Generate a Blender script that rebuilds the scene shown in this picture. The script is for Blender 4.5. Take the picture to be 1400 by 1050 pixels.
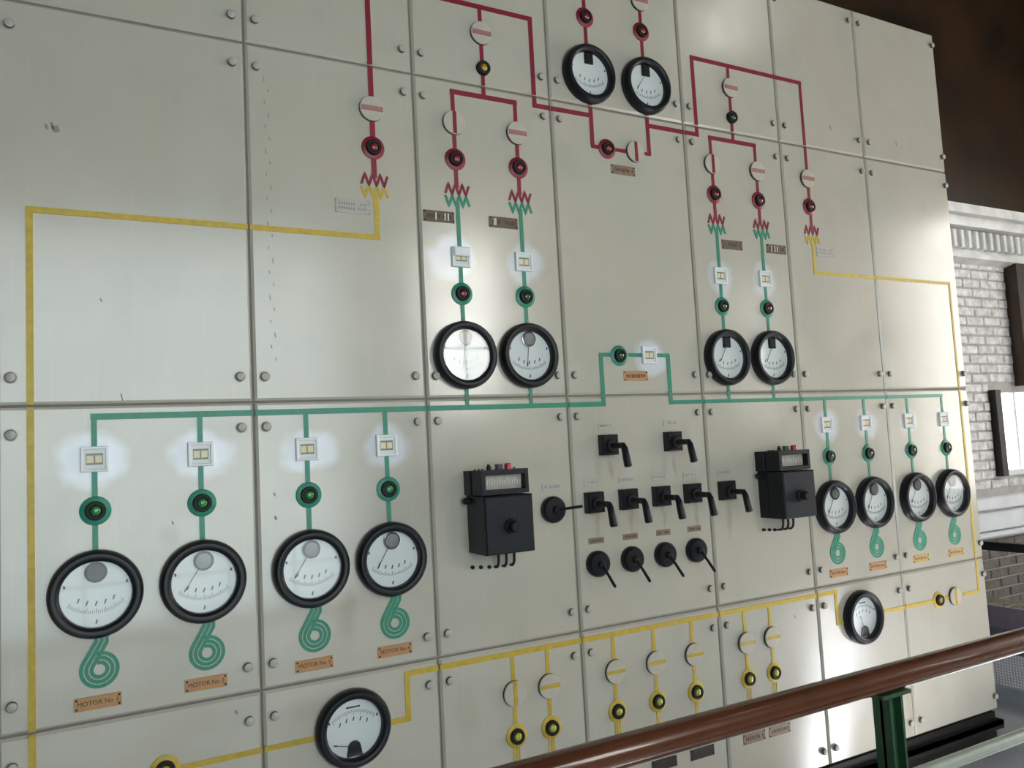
import bpy, bmesh, math, random
from mathutils import Matrix, Vector
random.seed(7)
for o in list(bpy.data.objects): bpy.data.objects.remove(o)
scene = bpy.context.scene
COL = scene.collection

# ------------------------------------------------------------------ camera
# world: X right along the board, Y into the board (its face is Y = 0), Z up, metres; eye level is Z = 0
cam_d = bpy.data.cameras.new('camera'); cam = bpy.data.objects.new('camera', cam_d); COL.objects.link(cam)
RIGHT = Vector((0.87872278, -0.47438546, -0.05295959))
DOWN = Vector((-0.00883618, 0.09476393, -0.99546056))
FWD = Vector((0.47725067, 0.87520183, 0.07907947))
mw = Matrix.Identity(4)
for r in range(3):
    mw[r][0] = RIGHT[r]; mw[r][1] = -DOWN[r]; mw[r][2] = -FWD[r]
mw.translation = Vector((0, -2.5, 0))
cam.matrix_world = mw
cam_d.sensor_width = 36.0; cam_d.lens = 36.0*1107.68/1400.0
cam_d.clip_start = 0.02
scene.camera = cam

# ------------------------------------------------------------------ light and exposure
W = bpy.data.worlds.new('sky'); scene.world = W; W.use_nodes = True
W.node_tree.nodes['Background'].inputs[0].default_value = (0.75, 0.87, 1.0, 1)
W.node_tree.nodes['Background'].inputs[1].default_value = 1.0
SKY_PANE = 9.0           # radiance of the bright overcast daylight behind the hall windows
sun_d = bpy.data.lights.new('sun', 'SUN'); sun = bpy.data.objects.new('sun', sun_d); COL.objects.link(sun)
SUN_DIR = Vector((-0.15, 0.10, -0.98)).normalized()
sun.rotation_euler = SUN_DIR.to_track_quat('-Z', 'Y').to_euler(); sun.location = (7, -4, 12)
sun_d.energy = 190.0; sun_d.angle = math.radians(0.6); sun_d.color = (1.0, 0.98, 0.93)
vs = scene.view_settings
vs.view_transform = 'Standard'; vs.look = 'None'; vs.gamma = 1.0; vs.use_curve_mapping = False
vs.exposure = -0.33

# ------------------------------------------------------------------ materials
def newmat(name):
    m = bpy.data.materials.new(name); m.use_nodes = True
    return m, m.node_tree.nodes, m.node_tree.links, m.node_tree.nodes['Principled BSDF']

def mat(name, col, rough=0.5, metal=0.0, var=0.12, scale=30.0, bump=0.0, spec=0.5, coat=0.0):
    """plain paint / metal with a little procedural mottling and fine relief"""
    m, N, L, P = newmat(name)
    tc = N.new('ShaderNodeTexCoord'); ns = N.new('ShaderNodeTexNoise')
    ns.inputs['Scale'].default_value = scale; ns.inputs['Detail'].default_value = 4
    L.new(tc.outputs['Object'], ns.inputs['Vector'])
    mr = N.new('ShaderNodeMapRange'); mr.inputs[3].default_value = 1-var; mr.inputs[4].default_value = 1+var
    L.new(ns.outputs[0], mr.inputs[0])
    mx = N.new('ShaderNodeVectorMath'); mx.operation = 'SCALE'
    mx.inputs[0].default_value = col[:3]; L.new(mr.outputs[0], mx.inputs['Scale'])
    L.new(mx.outputs[0], P.inputs['Base Color'])
    P.inputs['Roughness'].default_value = rough; P.inputs['Metallic'].default_value = metal
    P.inputs['Specular IOR Level'].default_value = spec; P.inputs['Coat Weight'].default_value = coat
    if bump:
        b = N.new('ShaderNodeBump'); b.inputs['Strength'].default_value = bump; b.inputs['Distance'].default_value = 0.002
        L.new(ns.outputs[0], b.inputs['Height']); L.new(b.outputs[0], P.inputs['Normal'])
    return m

def emis(name, col, s):
    m, N, L, P = newmat(name)
    P.inputs['Base Color'].default_value = (0.8, 0.8, 0.8, 1)
    P.inputs['Emission Color'].default_value = (*col, 1); P.inputs['Emission Strength'].default_value = s
    return m

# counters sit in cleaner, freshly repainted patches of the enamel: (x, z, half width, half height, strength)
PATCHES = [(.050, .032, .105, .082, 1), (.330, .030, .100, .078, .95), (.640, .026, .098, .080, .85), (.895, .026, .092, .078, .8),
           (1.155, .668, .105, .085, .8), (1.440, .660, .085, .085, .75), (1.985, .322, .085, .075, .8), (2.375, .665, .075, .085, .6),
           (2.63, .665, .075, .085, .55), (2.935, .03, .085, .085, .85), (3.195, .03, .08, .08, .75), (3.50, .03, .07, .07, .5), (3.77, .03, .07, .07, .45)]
def enamel():
    m, N, L, P = newmat('cream_enamel')
    geo = N.new('ShaderNodeNewGeometry')
    pos = geo.outputs['Position']
    def noise(scale, detail=4, sc=(1, 1, 1), rough=.55):
        mp = N.new('ShaderNodeMapping'); mp.inputs['Scale'].default_value = sc; L.new(pos, mp.inputs[0])
        n = N.new('ShaderNodeTexNoise'); n.inputs['Scale'].default_value = scale; n.inputs['Detail'].default_value = detail
        n.inputs['Roughness'].default_value = rough
        L.new(mp.outputs[0], n.inputs['Vector']); return n
    def rng(src, a, b, c=0., d=1.):
        r = N.new('ShaderNodeMapRange'); r.interpolation_type = 'SMOOTHSTEP'
        r.inputs[1].default_value = a; r.inputs[2].default_value = b; r.inputs[3].default_value = c; r.inputs[4].default_value = d
        L.new(src, r.inputs[0]); return r.outputs[0]
    def mix(fac, a, b):
        x = N.new('ShaderNodeMix'); x.data_type = 'RGBA'
        L.new(fac, x.inputs[0])
        for s, v in ((6, a), (7, b)):
            if isinstance(v, tuple): x.inputs[s].default_value = (*v, 1)
            else: L.new(v, x.inputs[s])
        return x.outputs[2]
    big = noise(1.7, 3)
    col = mix(rng(big.outputs[0], .3, .7), (.525, .485, .398), (.508, .485, .410))
    mid = noise(5, 3, (1, 1, .7), .45)
    col = mix(rng(mid.outputs[0], .35, .85, 0, .30), col, (.47, .425, .325))      # yellowed stains
    grime = noise(5, 4, (1, 1, 1), .5)
    col = mix(rng(grime.outputs[0], .46, .90, 0, .30), col, (.33, .315, .28))    # handling grime
    streak = noise(9, 3, (6, 1, .25))
    col = mix(rng(streak.outputs[0], .55, .8, 0, .16), col, (.62, .625, .60))     # vertical brush streaks
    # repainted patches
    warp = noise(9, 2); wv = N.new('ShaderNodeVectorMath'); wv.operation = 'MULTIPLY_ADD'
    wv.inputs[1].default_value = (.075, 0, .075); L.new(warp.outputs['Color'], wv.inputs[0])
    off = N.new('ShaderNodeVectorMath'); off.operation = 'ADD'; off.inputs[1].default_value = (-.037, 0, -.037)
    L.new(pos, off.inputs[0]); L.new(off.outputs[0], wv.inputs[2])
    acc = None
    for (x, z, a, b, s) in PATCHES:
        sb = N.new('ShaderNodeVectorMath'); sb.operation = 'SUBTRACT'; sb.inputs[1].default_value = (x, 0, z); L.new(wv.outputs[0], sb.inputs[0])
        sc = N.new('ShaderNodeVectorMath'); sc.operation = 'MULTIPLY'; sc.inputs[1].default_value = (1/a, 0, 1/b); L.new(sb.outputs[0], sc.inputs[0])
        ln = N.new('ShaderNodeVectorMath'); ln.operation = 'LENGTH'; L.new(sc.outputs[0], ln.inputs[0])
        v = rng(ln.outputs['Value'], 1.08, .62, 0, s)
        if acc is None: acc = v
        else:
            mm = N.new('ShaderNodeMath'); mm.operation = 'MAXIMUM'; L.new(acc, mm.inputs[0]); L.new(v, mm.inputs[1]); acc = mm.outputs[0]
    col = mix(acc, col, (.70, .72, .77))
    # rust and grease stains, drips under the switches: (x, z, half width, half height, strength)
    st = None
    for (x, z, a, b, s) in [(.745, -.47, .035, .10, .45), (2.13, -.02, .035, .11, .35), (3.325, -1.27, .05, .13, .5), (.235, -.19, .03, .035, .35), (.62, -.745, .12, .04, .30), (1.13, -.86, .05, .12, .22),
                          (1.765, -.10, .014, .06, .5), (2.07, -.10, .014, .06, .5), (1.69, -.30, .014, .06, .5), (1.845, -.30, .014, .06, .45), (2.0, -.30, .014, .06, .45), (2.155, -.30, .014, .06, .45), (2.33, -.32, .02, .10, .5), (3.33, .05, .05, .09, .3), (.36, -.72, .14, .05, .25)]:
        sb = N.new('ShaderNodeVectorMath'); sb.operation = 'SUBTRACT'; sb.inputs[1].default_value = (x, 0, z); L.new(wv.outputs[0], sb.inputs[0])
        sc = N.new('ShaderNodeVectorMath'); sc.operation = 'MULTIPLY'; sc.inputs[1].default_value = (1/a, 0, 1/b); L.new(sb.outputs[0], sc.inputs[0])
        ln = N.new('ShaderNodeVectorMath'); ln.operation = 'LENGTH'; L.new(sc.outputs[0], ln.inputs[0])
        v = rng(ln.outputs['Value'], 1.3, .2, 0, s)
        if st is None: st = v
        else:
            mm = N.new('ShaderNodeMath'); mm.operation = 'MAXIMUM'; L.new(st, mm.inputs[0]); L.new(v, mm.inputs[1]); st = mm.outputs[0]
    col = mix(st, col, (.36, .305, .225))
    L.new(col, P.inputs['Base Color']); P.inputs['Specular IOR Level'].default_value = 1.0
    rr = noise(4, 4); L.new(rng(rr.outputs[0], .3, .7, .15, .22), P.inputs['Roughness'])
    bs = noise(14, 4, (5, 1, .5))
    bp = N.new('ShaderNodeBump'); bp.inputs['Strength'].default_value = .06; bp.inputs['Distance'].default_value = .0012
    L.new(bs.outputs[0], bp.inputs['Height']); L.new(bp.outputs[0], P.inputs['Normal'])
    return m

M = {}
M['enamel'] = enamel()
M['joint'] = mat('joint_filler', (.20, .175, .155), .8, var=.2)
M['bolt'] = mat('painted_bolt', (.42, .395, .345), .38, var=.25, scale=60)
M['bolt_flank'] = mat('bolt_flank_shade', (.075, .070, .062), .6, var=.3)  # shading on the sides of the bolt heads, painted as a dark colour
M['red'] = mat('red_strip_paint', (.225, .012, .028), .42, var=.18, scale=50)
M['green'] = mat('green_strip_paint', (.026, .235, .145), .40, var=.22, scale=40)
M['yellow'] = mat('yellow_strip_paint', (.52, .365, .036), .44, var=.28, scale=45)
M['bakelite'] = mat('black_bakelite', (.010, .010, .013), .36, var=.3, scale=25, spec=.3)
M['matte_black'] = mat('matte_black', (.012, .012, .013), .55, var=.3, spec=.25)
M['slate_black'] = mat('relay_black', (.011, .013, .017), .48, var=.25, scale=18, spec=.28)
M['dial'] = mat('dial_white', (.72, .76, .74), .5, var=.03)
M['ink'] = mat('ink', (.03, .03, .035), .6)
M['chrome'] = mat('chrome', (.55, .55, .55), .22, 1.0)
M['hub_dark'] = mat('mottled_hub', (.045, .036, .030), .5, .0, var=1.0, scale=130, spec=.2)
M['hub_grey'] = mat('grey_hub', (.20, .20, .19), .42, .3, var=.6, scale=70)
M['white'] = mat('white_plastic', (.80, .81, .81), .4, var=.06)
M['white_grey'] = mat('inner_frame_grey', (.72, .73, .73), .4, var=.06)
M['knob_white'] = mat('ivory_knob', (.50, .46, .385), .28, var=.1)
M['knob_side'] = mat('knob_side_shade', (.03, .028, .026), .4)  # disc rim coloured dark to stand in for its shaded side
M['bar_red'] = mat('faded_red_bar', (.36, .16, .14), .45, var=.25, scale=60)
M['cream'] = mat('cream_flag', (.72, .66, .42), .4, var=.1)
M['display'] = mat('display_dark', (.22, .21, .16), .35)
M['brass'] = mat('copper_plate', (.44, .235, .105), .48, .25, var=.22, scale=40)
M['ochre'] = mat('ochre_plate', (.50, .33, .12), .5, .1, var=.2, scale=40)
M['brown'] = mat('brown_plate', (.13, .085, .055), .5, var=.35, scale=50)
M['dark_plate'] = mat('dark_plate', (.035, .027, .024), .5, var=.3, scale=50)
M['tan'] = mat('tan_plate', (.23, .155, .10), .5, var=.3, scale=50)
M['paper'] = mat('paper_label', (.44, .41, .355), .6, var=.05)
M['faint_ink'] = mat('faded_ink', (.27, .24, .24), .7)
M['plate_ink'] = mat('plate_engraving', (.055, .025, .012), .6)
M['paper_white'] = mat('white_scratch', (.75, .72, .68), .5)
M['j_green'] = mat('green_jewel', (.03, .20, .05), .12, coat=.6)
M['j_dkgreen'] = mat('dark_green_jewel', (.012, .06, .018), .12, coat=.6)
M['j_red'] = mat('red_jewel', (.22, .02, .03), .12, coat=.6)
M['j_brown'] = mat('maroon_jewel', (.13, .025, .02), .14, coat=.6)
M['j_yellow'] = mat('yellow_jewel', (.42, .42, .04), .12, coat=.6)
M['j_amber'] = mat('amber_jewel', (.35, .22, .02), .12, coat=.6)
M['wood'] = mat('varnished_mahogany', (.088, .029, .012), .24, var=.35, scale=14, coat=.4)
M['green_iron'] = mat('dark_green_iron', (.016, .060, .024), .3, var=.3, scale=20, coat=.3)
M['pale_pipe'] = mat('pale_green_pipe', (.40, .43, .36), .28, .2, var=.12)
M['iron'] = mat('black_iron', (.010, .0095, .009), .6, var=.4, spec=.25)
M['red_btn'] = mat('red_button', (.40, .015, .04), .3, coat=.3)
M['grey_cap'] = mat('grey_cap', (.09, .085, .08), .5)
M['scale_strip'] = mat('scale_strip', (.42, .38, .33), .35, var=.3, scale=90)
def glass_mat():
    m, N, L, P = newmat('meter_glass')
    N.remove(P)
    out = N['Material Output']
    tr = N.new('ShaderNodeBsdfTransparent'); gl = N.new('ShaderNodeBsdfGlossy'); gl.inputs['Roughness'].default_value = .04
    lw = N.new('ShaderNodeLayerWeight'); lw.inputs['Blend'].default_value = .5
    p4 = N.new('ShaderNodeMath'); p4.operation = 'POWER'; p4.inputs[1].default_value = 5.0; L.new(lw.outputs['Facing'], p4.inputs[0])
    fr = N.new('ShaderNodeMath'); fr.operation = 'MULTIPLY_ADD'; fr.inputs[1].default_value = .92; fr.inputs[2].default_value = .048; L.new(p4.outputs[0], fr.inputs[0])
    mx = N.new('ShaderNodeMixShader'); L.new(fr.outputs[0], mx.inputs[0]); L.new(tr.outputs[0], mx.inputs[1]); L.new(gl.outputs[0], mx.inputs[2])
    L.new(mx.outputs[0], out.inputs[0]); return m
M['glass'] = glass_mat()
M['pane'] = emis('daylight_pane', (1.0, .965, .89), SKY_PANE)
M['pane_hot'] = emis('daylight_pane_sunny', (1.0, .975, .92), SKY_PANE*1.9)
M['pane_cool'] = emis('daylight_pane_shade', (.84, .97, 1.0), SKY_PANE*.48)
M['pane_back'] = emis('daylight_pane_bright', (.93, .98, 1.0), 4.0)
def wall_mat(name, c1, c2, scale, rough=.6):
    m, N, L, P = newmat(name)
    tc = N.new('ShaderNodeNewGeometry'); n = N.new('ShaderNodeTexNoise'); n.inputs['Scale'].default_value = scale; n.inputs['Detail'].default_value = 6
    L.new(tc.outputs['Position'], n.inputs['Vector'])
    cr = N.new('ShaderNodeValToRGB'); cr.color_ramp.elements[0].position = .35; cr.color_ramp.elements[1].position = .68
    cr.color_ramp.elements[0].color = (*c1, 1); cr.color_ramp.elements[1].color = (*c2, 1)
    L.new(n.outputs[0], cr.inputs[0]); L.new(cr.outputs[0], P.inputs['Base Color']); P.inputs['Roughness'].default_value = rough
    b = N.new('ShaderNodeBump'); b.inputs['Strength'].default_value = .4; b.inputs['Distance'].default_value = .006
    L.new(n.outputs[0], b.inputs['Height']); L.new(b.outputs[0], P.inputs['Normal'])
    return m
M['floor'] = wall_mat('floor_lino', (.385, .400, .455), (.455, .470, .525), 3.0, .38)
M['plaster'] = wall_mat('hall_plaster', (.20, .185, .155), (.26, .24, .20), 2.0, .7)
M['dark_wood'] = wall_mat('dark_panelling', (.016, .011, .008), (.050, .026, .012), 1.6, .35)
M['soot'] = wall_mat('dark_ceiling', (.010, .009, .009), (.022, .020, .020), 2.0, .8)
M['brick_white'] = wall_mat('whitewashed_brick', (.52, .50, .48), (.90, .90, .92), 16.0, .25)
M['mortar'] = wall_mat('mortar', (.40, .385, .365), (.50, .48, .46), 10, .8)
M['brick_brown_shaded'] = wall_mat('grey_brown_brick_shaded', (.12, .105, .09), (.20, .175, .155), 12.0, .7)  # grey-brown brick, with the shadow on the lower wall darkened into it
M['stone'] = wall_mat('white_stone', (.78, .81, .84), (.88, .90, .92), 5.0, .3)
M['cornice'] = wall_mat('cornice_plaster', (.60, .60, .58), (.82, .82, .80), 6.0, .35)
M['mesh'] = mat('guard_mesh', (.32, .36, .40), .4, .4)
M['toe'] = mat('toe_board_grey', (.38, .43, .46), .5, var=.1)
M['cream_rail'] = mat('cream_rail', (.40, .38, .24), .4, var=.15)
M['frame_dark'] = mat('window_frame_dark', (.02, .016, .014), .5)
M['purple_steel'] = mat('mauve_steel', (.17, .15, .18), .5, var=.2)
M['blue_steel'] = mat('blue_grey_steel', (.09, .115, .14), .5, var=.2)

# ------------------------------------------------------------------ mesh helpers
class MB:
    def __init__(s): s.v = []; s.f = []
    def add(s, vs, fs):
        o = len(s.v); s.v += [tuple(v) for v in vs]; s.f += [tuple(i+o for i in f) for f in fs]; return s
    def box(s, x0, x1, y0, y1, z0, z1):
        return s.add([(x0,y0,z0),(x1,y0,z0),(x1,y1,z0),(x0,y1,z0),(x0,y0,z1),(x1,y0,z1),(x1,y1,z1),(x0,y1,z1)],
                     [(0,3,2,1),(4,5,6,7),(0,1,5,4),(1,2,6,5),(2,3,7,6),(3,0,4,7)])
    def cbox(s, x0, x1, z0, z1, yb, yf, c):
        """box whose front face (towards -Y, at yf) has a chamfer c"""
        return s.add([(x0,yb,z0),(x1,yb,z0),(x1,yb,z1),(x0,yb,z1),
                      (x0,yf+c,z0),(x1,yf+c,z0),(x1,yf+c,z1),(x0,yf+c,z1),
                      (x0+c,yf,z0+c),(x1-c,yf,z0+c),(x1-c,yf,z1-c),(x0+c,yf,z1-c)],
                     [(0,1,2,3)[::-1],(0,1,5,4),(1,2,6,5),(2,3,7,6),(3,0,4,7),(4,5,9,8),(5,6,10,9),(6,7,11,10),(7,4,8,11),(8,9,10,11)])
    def lathe(s, prof, n=32, cx=0, cz=0, cap=True):
        """profile of (radius, y) turned round the axis parallel to Y; listed from back to front"""
        vs = []; fs = []
        for r, y in prof:
            for k in range(n):
                a = 2*math.pi*k/n; vs.append((cx+r*math.cos(a), y, cz+r*math.sin(a)))
        for i in range(len(prof)-1):
            for k in range(n):
                k2 = (k+1) % n
                fs.append((i*n+k, i*n+k2, (i+1)*n+k2, (i+1)*n+k))
        if cap:
            fs.append(tuple(range(n))[::-1]); L0 = (len(prof)-1)*n; fs.append(tuple(L0+k for k in range(n)))
        return s.add(vs, fs)
    def tube(s, pts, r, n=10, caps=True, rz=None):
        pts = [Vector(p) for p in pts]; rs = r if isinstance(r, (list, tuple)) else [r]*len(pts)
        vs = []; fs = []; prev = None
        for i, p in enumerate(pts):
            t = (pts[min(i+1, len(pts)-1)] - pts[max(i-1, 0)]).normalized()
            if prev is None:
                u = t.cross(Vector((0, 0, 1)))
                if u.length < .1: u = t.cross(Vector((0, 1, 0)))
            else: u = prev - t*prev.dot(t)
            u.normalize(); w = t.cross(u).normalized(); prev = u
            for k in range(n):
                a = 2*math.pi*k/n
                vs.append(p + u*(math.cos(a)*rs[i]) + w*(math.sin(a)*rs[i]*(rz or 1)))
        for i in range(len(pts)-1):
            for k in range(n):
                k2 = (k+1) % n; fs.append((i*n+k, i*n+k2, (i+1)*n+k2, (i+1)*n+k))
        if caps:
            fs.append(tuple(range(n))[::-1]); L0 = (len(pts)-1)*n; fs.append(tuple(L0+k for k in range(n)))
        return s.add(vs, fs)
    def ribbon(s, pts, w, y0, y1):
        """flat strip of width w following a polyline in the X-Z plane, from y0 (back) to y1 (front)"""
        P = [Vector((p[0], p[1])) for p in pts]; Lp = []; Rp = []
        for i, p in enumerate(P):
            a = (p-P[i-1]).normalized() if i else None
            b = (P[i+1]-p).normalized() if i < len(P)-1 else None
            d = a if b is None else b if a is None else (a+b).normalized()
            nrm = Vector((-d.y, d.x)); k = 1.0
            if a is not None and b is not None: k = 1/max(.45, nrm.dot(Vector((-a.y, a.x))))
            Lp.append(p+nrm*w/2*k); Rp.append(p-nrm*w/2*k)
        n = len(P); vs = []
        for q in (Lp, Rp):
            for y in (y0, y1): vs += [(v.x, y, v.y) for v in q]
        lb, lf, rb, rf = 0, n, 2*n, 3*n; fs = []
        for i in range(n-1):
            fs += [(lf+i, rf+i, rf+i+1, lf+i+1), (lb+i, lf+i, lf+i+1, lb+i+1), (rb+i, rb+i+1, rf+i+1, rf+i)]
        fs += [(lb, rb, rf, lf), (lb+n-1, lf+n-1, rf+n-1, rb+n-1)]
        return s.add(vs, fs)
    def mesh(s, name, smooth=False):
        me = bpy.data.meshes.new(name); me.from_pydata(s.v, [], s.f)
        bm = bmesh.new(); bm.from_mesh(me); bmesh.ops.recalc_face_normals(bm, faces=bm.faces)
        bm.to_mesh(me); bm.free()
        if smooth:
            for p in me.polygons: p.use_smooth = True
            try: me.set_sharp_from_angle(angle=math.radians(38))
            except Exception: pass
        return me
    def build(s, name, m, parent=None, smooth=False):
        me = s.mesh(name, smooth); return put(name, me, m, parent)

def put(name, me, m, parent=None, loc=None):
    if m is not None and not me.materials: me.materials.append(m)
    o = bpy.data.objects.new(name, me); COL.objects.link(o); o.parent = parent
    if loc: o.location = loc
    return o
def inst(name, me, m, parent, loc=(0, 0, 0)):
    """object sharing mesh data, its material held on the object's own slot"""
    o = bpy.data.objects.new(name, me); COL.objects.link(o); o.parent = parent; o.location = loc
    if m is not None:
        if not me.materials: me.materials.append(m)
        if me.materials[0] is not m:
            o.material_slots[0].link = 'OBJECT'; o.material_slots[0].material = m
    return o
def tag(o, label, cat, group=None):
    o['label'] = label; o['category'] = cat
    if group: o['group'] = group
    return o
def thing(name, label, cat, loc=(0, 0, 0), group=None):
    o = bpy.data.objects.new(name, None); COL.objects.link(o); o.location = loc; o.empty_display_size = .05
    return tag(o, label, cat, group)
def struct(name, mb, m, parent=None, smooth=False):
    o = mb.build(name, m, parent, smooth)
    if parent is None: o['kind'] = 'structure'
    return o
def text_mesh(txt, size):
    cu = bpy.data.curves.new('lettering', 'FONT'); cu.body = txt; cu.size = size; cu.align_x = 'CENTER'; cu.align_y = 'CENTER'
    cu.extrude = .0003
    o = bpy.data.objects.new('tmp', cu); COL.objects.link(o)
    dg = bpy.context.evaluated_depsgraph_get(); me = bpy.data.meshes.new_from_object(o.evaluated_get(dg))
    bpy.data.objects.remove(o); bpy.data.curves.remove(cu)
    me.transform(Matrix.Rotation(math.pi/2, 4, 'X'))
    me.name = 'lettering'
    return me

# ------------------------------------------------------------------ the hall
FZ = -1.57
RX0, RX1, RY0, RY1, RZ = -4.2, 9.2, -4.6, 1.56, 7.6
struct('floor', MB().box(RX0, RX1, RY0, RY1+.3, FZ-.1, FZ), M['floor'])
# ceiling with an added unseen slot, shaped to throw sun on the floor
def ceiling():
    o = [(RX0, RY0-.25), (RX1+.25, RY0-.25), (RX1+.25, RY1+.3), (RX0, RY1+.3)]
    h = [(7.31, -3.64), (7.73, -3.64), (4.55, -1.19), (4.31, -1.19)]
    vs = [(x, y, RZ) for x, y in o+h]+[(x, y, RZ+.1) for x, y in o+h]
    fs = []
    for k in range(4):
        k2 = (k+1) % 4
        fs += [(k, k2, 4+k2, 4+k), (8+k, 12+k, 12+k2, 8+k2), (4+k, 4+k2, 12+k2, 12+k), (k, 8+k, 8+k2, k2)]
    return MB().add(vs, fs)
struct('ceiling', ceiling(), M['soot'])

def wall_with_holes(mb, axis, c0, c1, u0, u1, z0, z1, holes):
    """wall slab between c0 and c1 across, spanning u0..u1 and z0..z1, with rectangular openings (ua, ub, za, zb)"""
    us = sorted({u0, u1, *[h[0] for h in holes], *[h[1] for h in holes]})
    zs = sorted({z0, z1, *[h[2] for h in holes], *[h[3] for h in holes]})
    for i in range(len(us)-1):
        for j in range(len(zs)-1):
            um, zm = (us[i]+us[i+1])/2, (zs[j]+zs[j+1])/2
            if any(h[0] < um < h[1] and h[2] < zm < h[3] for h in holes): continue
            if axis == 'y': mb.box(us[i], us[i+1], c0, c1, zs[j], zs[j+1])
            else: mb.box(c0, c1, us[i], us[i+1], zs[j], zs[j+1])
    return mb
# (x0, x1, z0, z1, pane material)
FRONT_WIN = [(3.05, 3.74, .45, 2.1, 'pane_hot'), (-1.0, 2.2, -1.45, 1.95, 'pane_cool'), (7.02, 7.42, .1, 1.9, 'pane'), (6.85, 7.6, 4.8, 5.6, 'pane')]
WZ = 2.6
struct('wall_front', wall_with_holes(MB(), 'y', RY0-.25, RY0, RX0, RX1, FZ, WZ, FRONT_WIN), M['plaster'])
struct('wall_front_upper', wall_with_holes(MB(), 'y', RY0-.25, RY0, RX0, RX1, WZ, RZ, FRONT_WIN), M['dark_wood'])
RIGHT_WIN = [(-3.9, -.5, -.8, 2.5, 'pane')]
struct('wall_right', wall_with_holes(MB(), 'x', RX1, RX1+.25, RY0, RY1+.3, FZ, WZ, RIGHT_WIN), M['plaster'])
struct('wall_right_upper', MB().box(RX1, RX1+.25, RY0, RY1+.3, WZ, RZ), M['dark_wood'])
struct('wall_left', MB().box(RX0-.25, RX0, RY0, RY1+.3, FZ, WZ), M['plaster'])
struct('wall_left_upper', MB().box(RX0-.25, RX0, RY0, RY1+.3, WZ, RZ), M['dark_wood'])
wn = [2]
def hall_window(axis, c, u0, u1, z0, z1, pane):
    w = bpy.data.objects.new('window_%d' % wn[0], None); wn[0] += 1; COL.objects.link(w); w['kind'] = 'structure'
    nu = max(2, round((u1-u0)/.5)); nz = max(2, round((z1-z0)/.6)); t = .02
    fb = MB()
    def bar(ua, ub, za, zb, d):
        if axis == 'y': fb.box(ua, ub, c-.10, c-.10+d, za, zb)
        else: fb.box(c+.10-d, c+.10, ua, ub, za, zb)
    for a in (u0, u1-.04): bar(a, a+.04, z0, z1, .05)
    for a in (z0, z1-.04): bar(u0, u1, a, a+.04, .05)
    fb.build('window_frame', M['white'], w)
    gb = MB(); fb = gb
    for i in range(1, nu):
        u = u0+(u1-u0)*i/nu
        if axis == 'y': gb.box(u-t/2, u+t/2, c-.10, c-.07, z0, z1)
        else: gb.box(c+.07, c+.10, u-t/2, u+t/2, z0, z1)
    for j in range(1, nz):
        z = z0+(z1-z0)*j/nz
        if axis == 'y': gb.box(u0, u1, c-.10, c-.075, z-t/2, z+t/2)
        else: gb.box(c+.075, c+.10, u0, u1, z-t/2, z+t/2)
    gb.build('glazing_bars', M['white'], w)
    pm = MB()
    if axis == 'y': pm.box(u0, u1, c-.125, c-.115, z0, z1)
    else: pm.box(c+.115, c+.125, u0, u1, z0, z1)
    pm.build('pane', M[pane], w)
for h in FRONT_WIN: hall_window('y', RY0, *h)
for h in RIGHT_WIN: hall_window('x', RX1, *h)

# back wall behind the board, its whitewashed brick part at the right, cornice, sill ledges and lit window
YB = 1.5
WIN = (6.715, 7.55, -.41, .25)
wb = wall_with_holes(MB(), 'y', YB+.012, YB+.20, RX0, RX1, FZ, 1.42, [WIN])
wall_back = struct('wall_back', wb, M['mortar'])
struct('wall_upper', MB().box(RX0, RX1, YB+.06, YB+.25, 1.42, RZ), M['dark_wood'])
struct('trim_2', MB().box(7.06, RX1, YB-.10, YB+.011, .30, 1.34), M['dark_wood'])  # dark slab standing in for the shade of a recess beside the bricks
bw, bh = .225, .068; bme = {}
def brick_mesh(k, w):
    key = (k, round(w, 3))
    if key not in bme:
        rnd = random.Random(k*31+int(w*1000)); mb = MB()
        mb.cbox(0, w, 0, bh, .03, -rnd.uniform(0, .006), .006); bme[key] = mb.mesh('brick')
    return bme[key]
row = 0; z = FZ+.01
while z < 1.36:
    x = 5.75 - (bw/2 if row % 2 else 0)
    while x < 7.55:
        x0, x1 = max(x, 5.75), x+bw
        lim = 7.05 if z > .26 else 7.6
        x1 = min(x1, lim)
        if z+bh > WIN[2]-.01 and z < WIN[3]+.01: x1 = min(x1, WIN[0]-.06)
        sill = -1.0 < z and z+bh < -.52
        if x1-x0 > .04 and not sill:
            inst('brick', brick_mesh(random.randrange(4), x1-x0), M['brick_white'] if z > -.7 else M['brick_brown_shaded'], wall_back, (x0, YB, z))
        x += bw+.011
    z += bh+.011; row += 1
# white stone ledges below the window
for k, (z0, z1, yo) in enumerate(((-.700, -.595, .03), (-.855, -.712, .07), (-.905, -.862, .10))):
    struct('trim_%d' % (3+k), MB().cbox(5.7, 9.5, z0, z1, YB+.02, YB-yo, .012), M['stone'])
# cornice with its row of dentils
cp = [(YB+.06, 1.30), (YB-.10, 1.345), (YB-.10, 1.385), (YB-.04, 1.405), (YB-.02, 1.60), (YB-.16, 1.585), (YB-.18, 1.655), (YB-.30, 1.632), (YB-.30, 1.705), (YB+.06, 1.715)]
def extrude_x(prof, x0, x1):
    n = len(prof); vs = [(x0, a, b) for a, b in prof]+[(x1, a, b) for a, b in prof]
    return MB().add(vs, [tuple(range(n)), tuple(range(n, 2*n))[::-1]]+[(i, (i+1) % n, n+(i+1) % n, n+i) for i in range(n)])
corn = struct('trim_1', extrude_x(cp, 5.6, 9.0), M['cornice'])
dm = MB().cbox(0, .052, 0, .15, .03, -.055, .008).mesh('dentil')
for i in range(30): inst('dentil', dm, M['cornice'], corn, (5.65+i*.098, YB-.04, 1.43))
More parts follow.
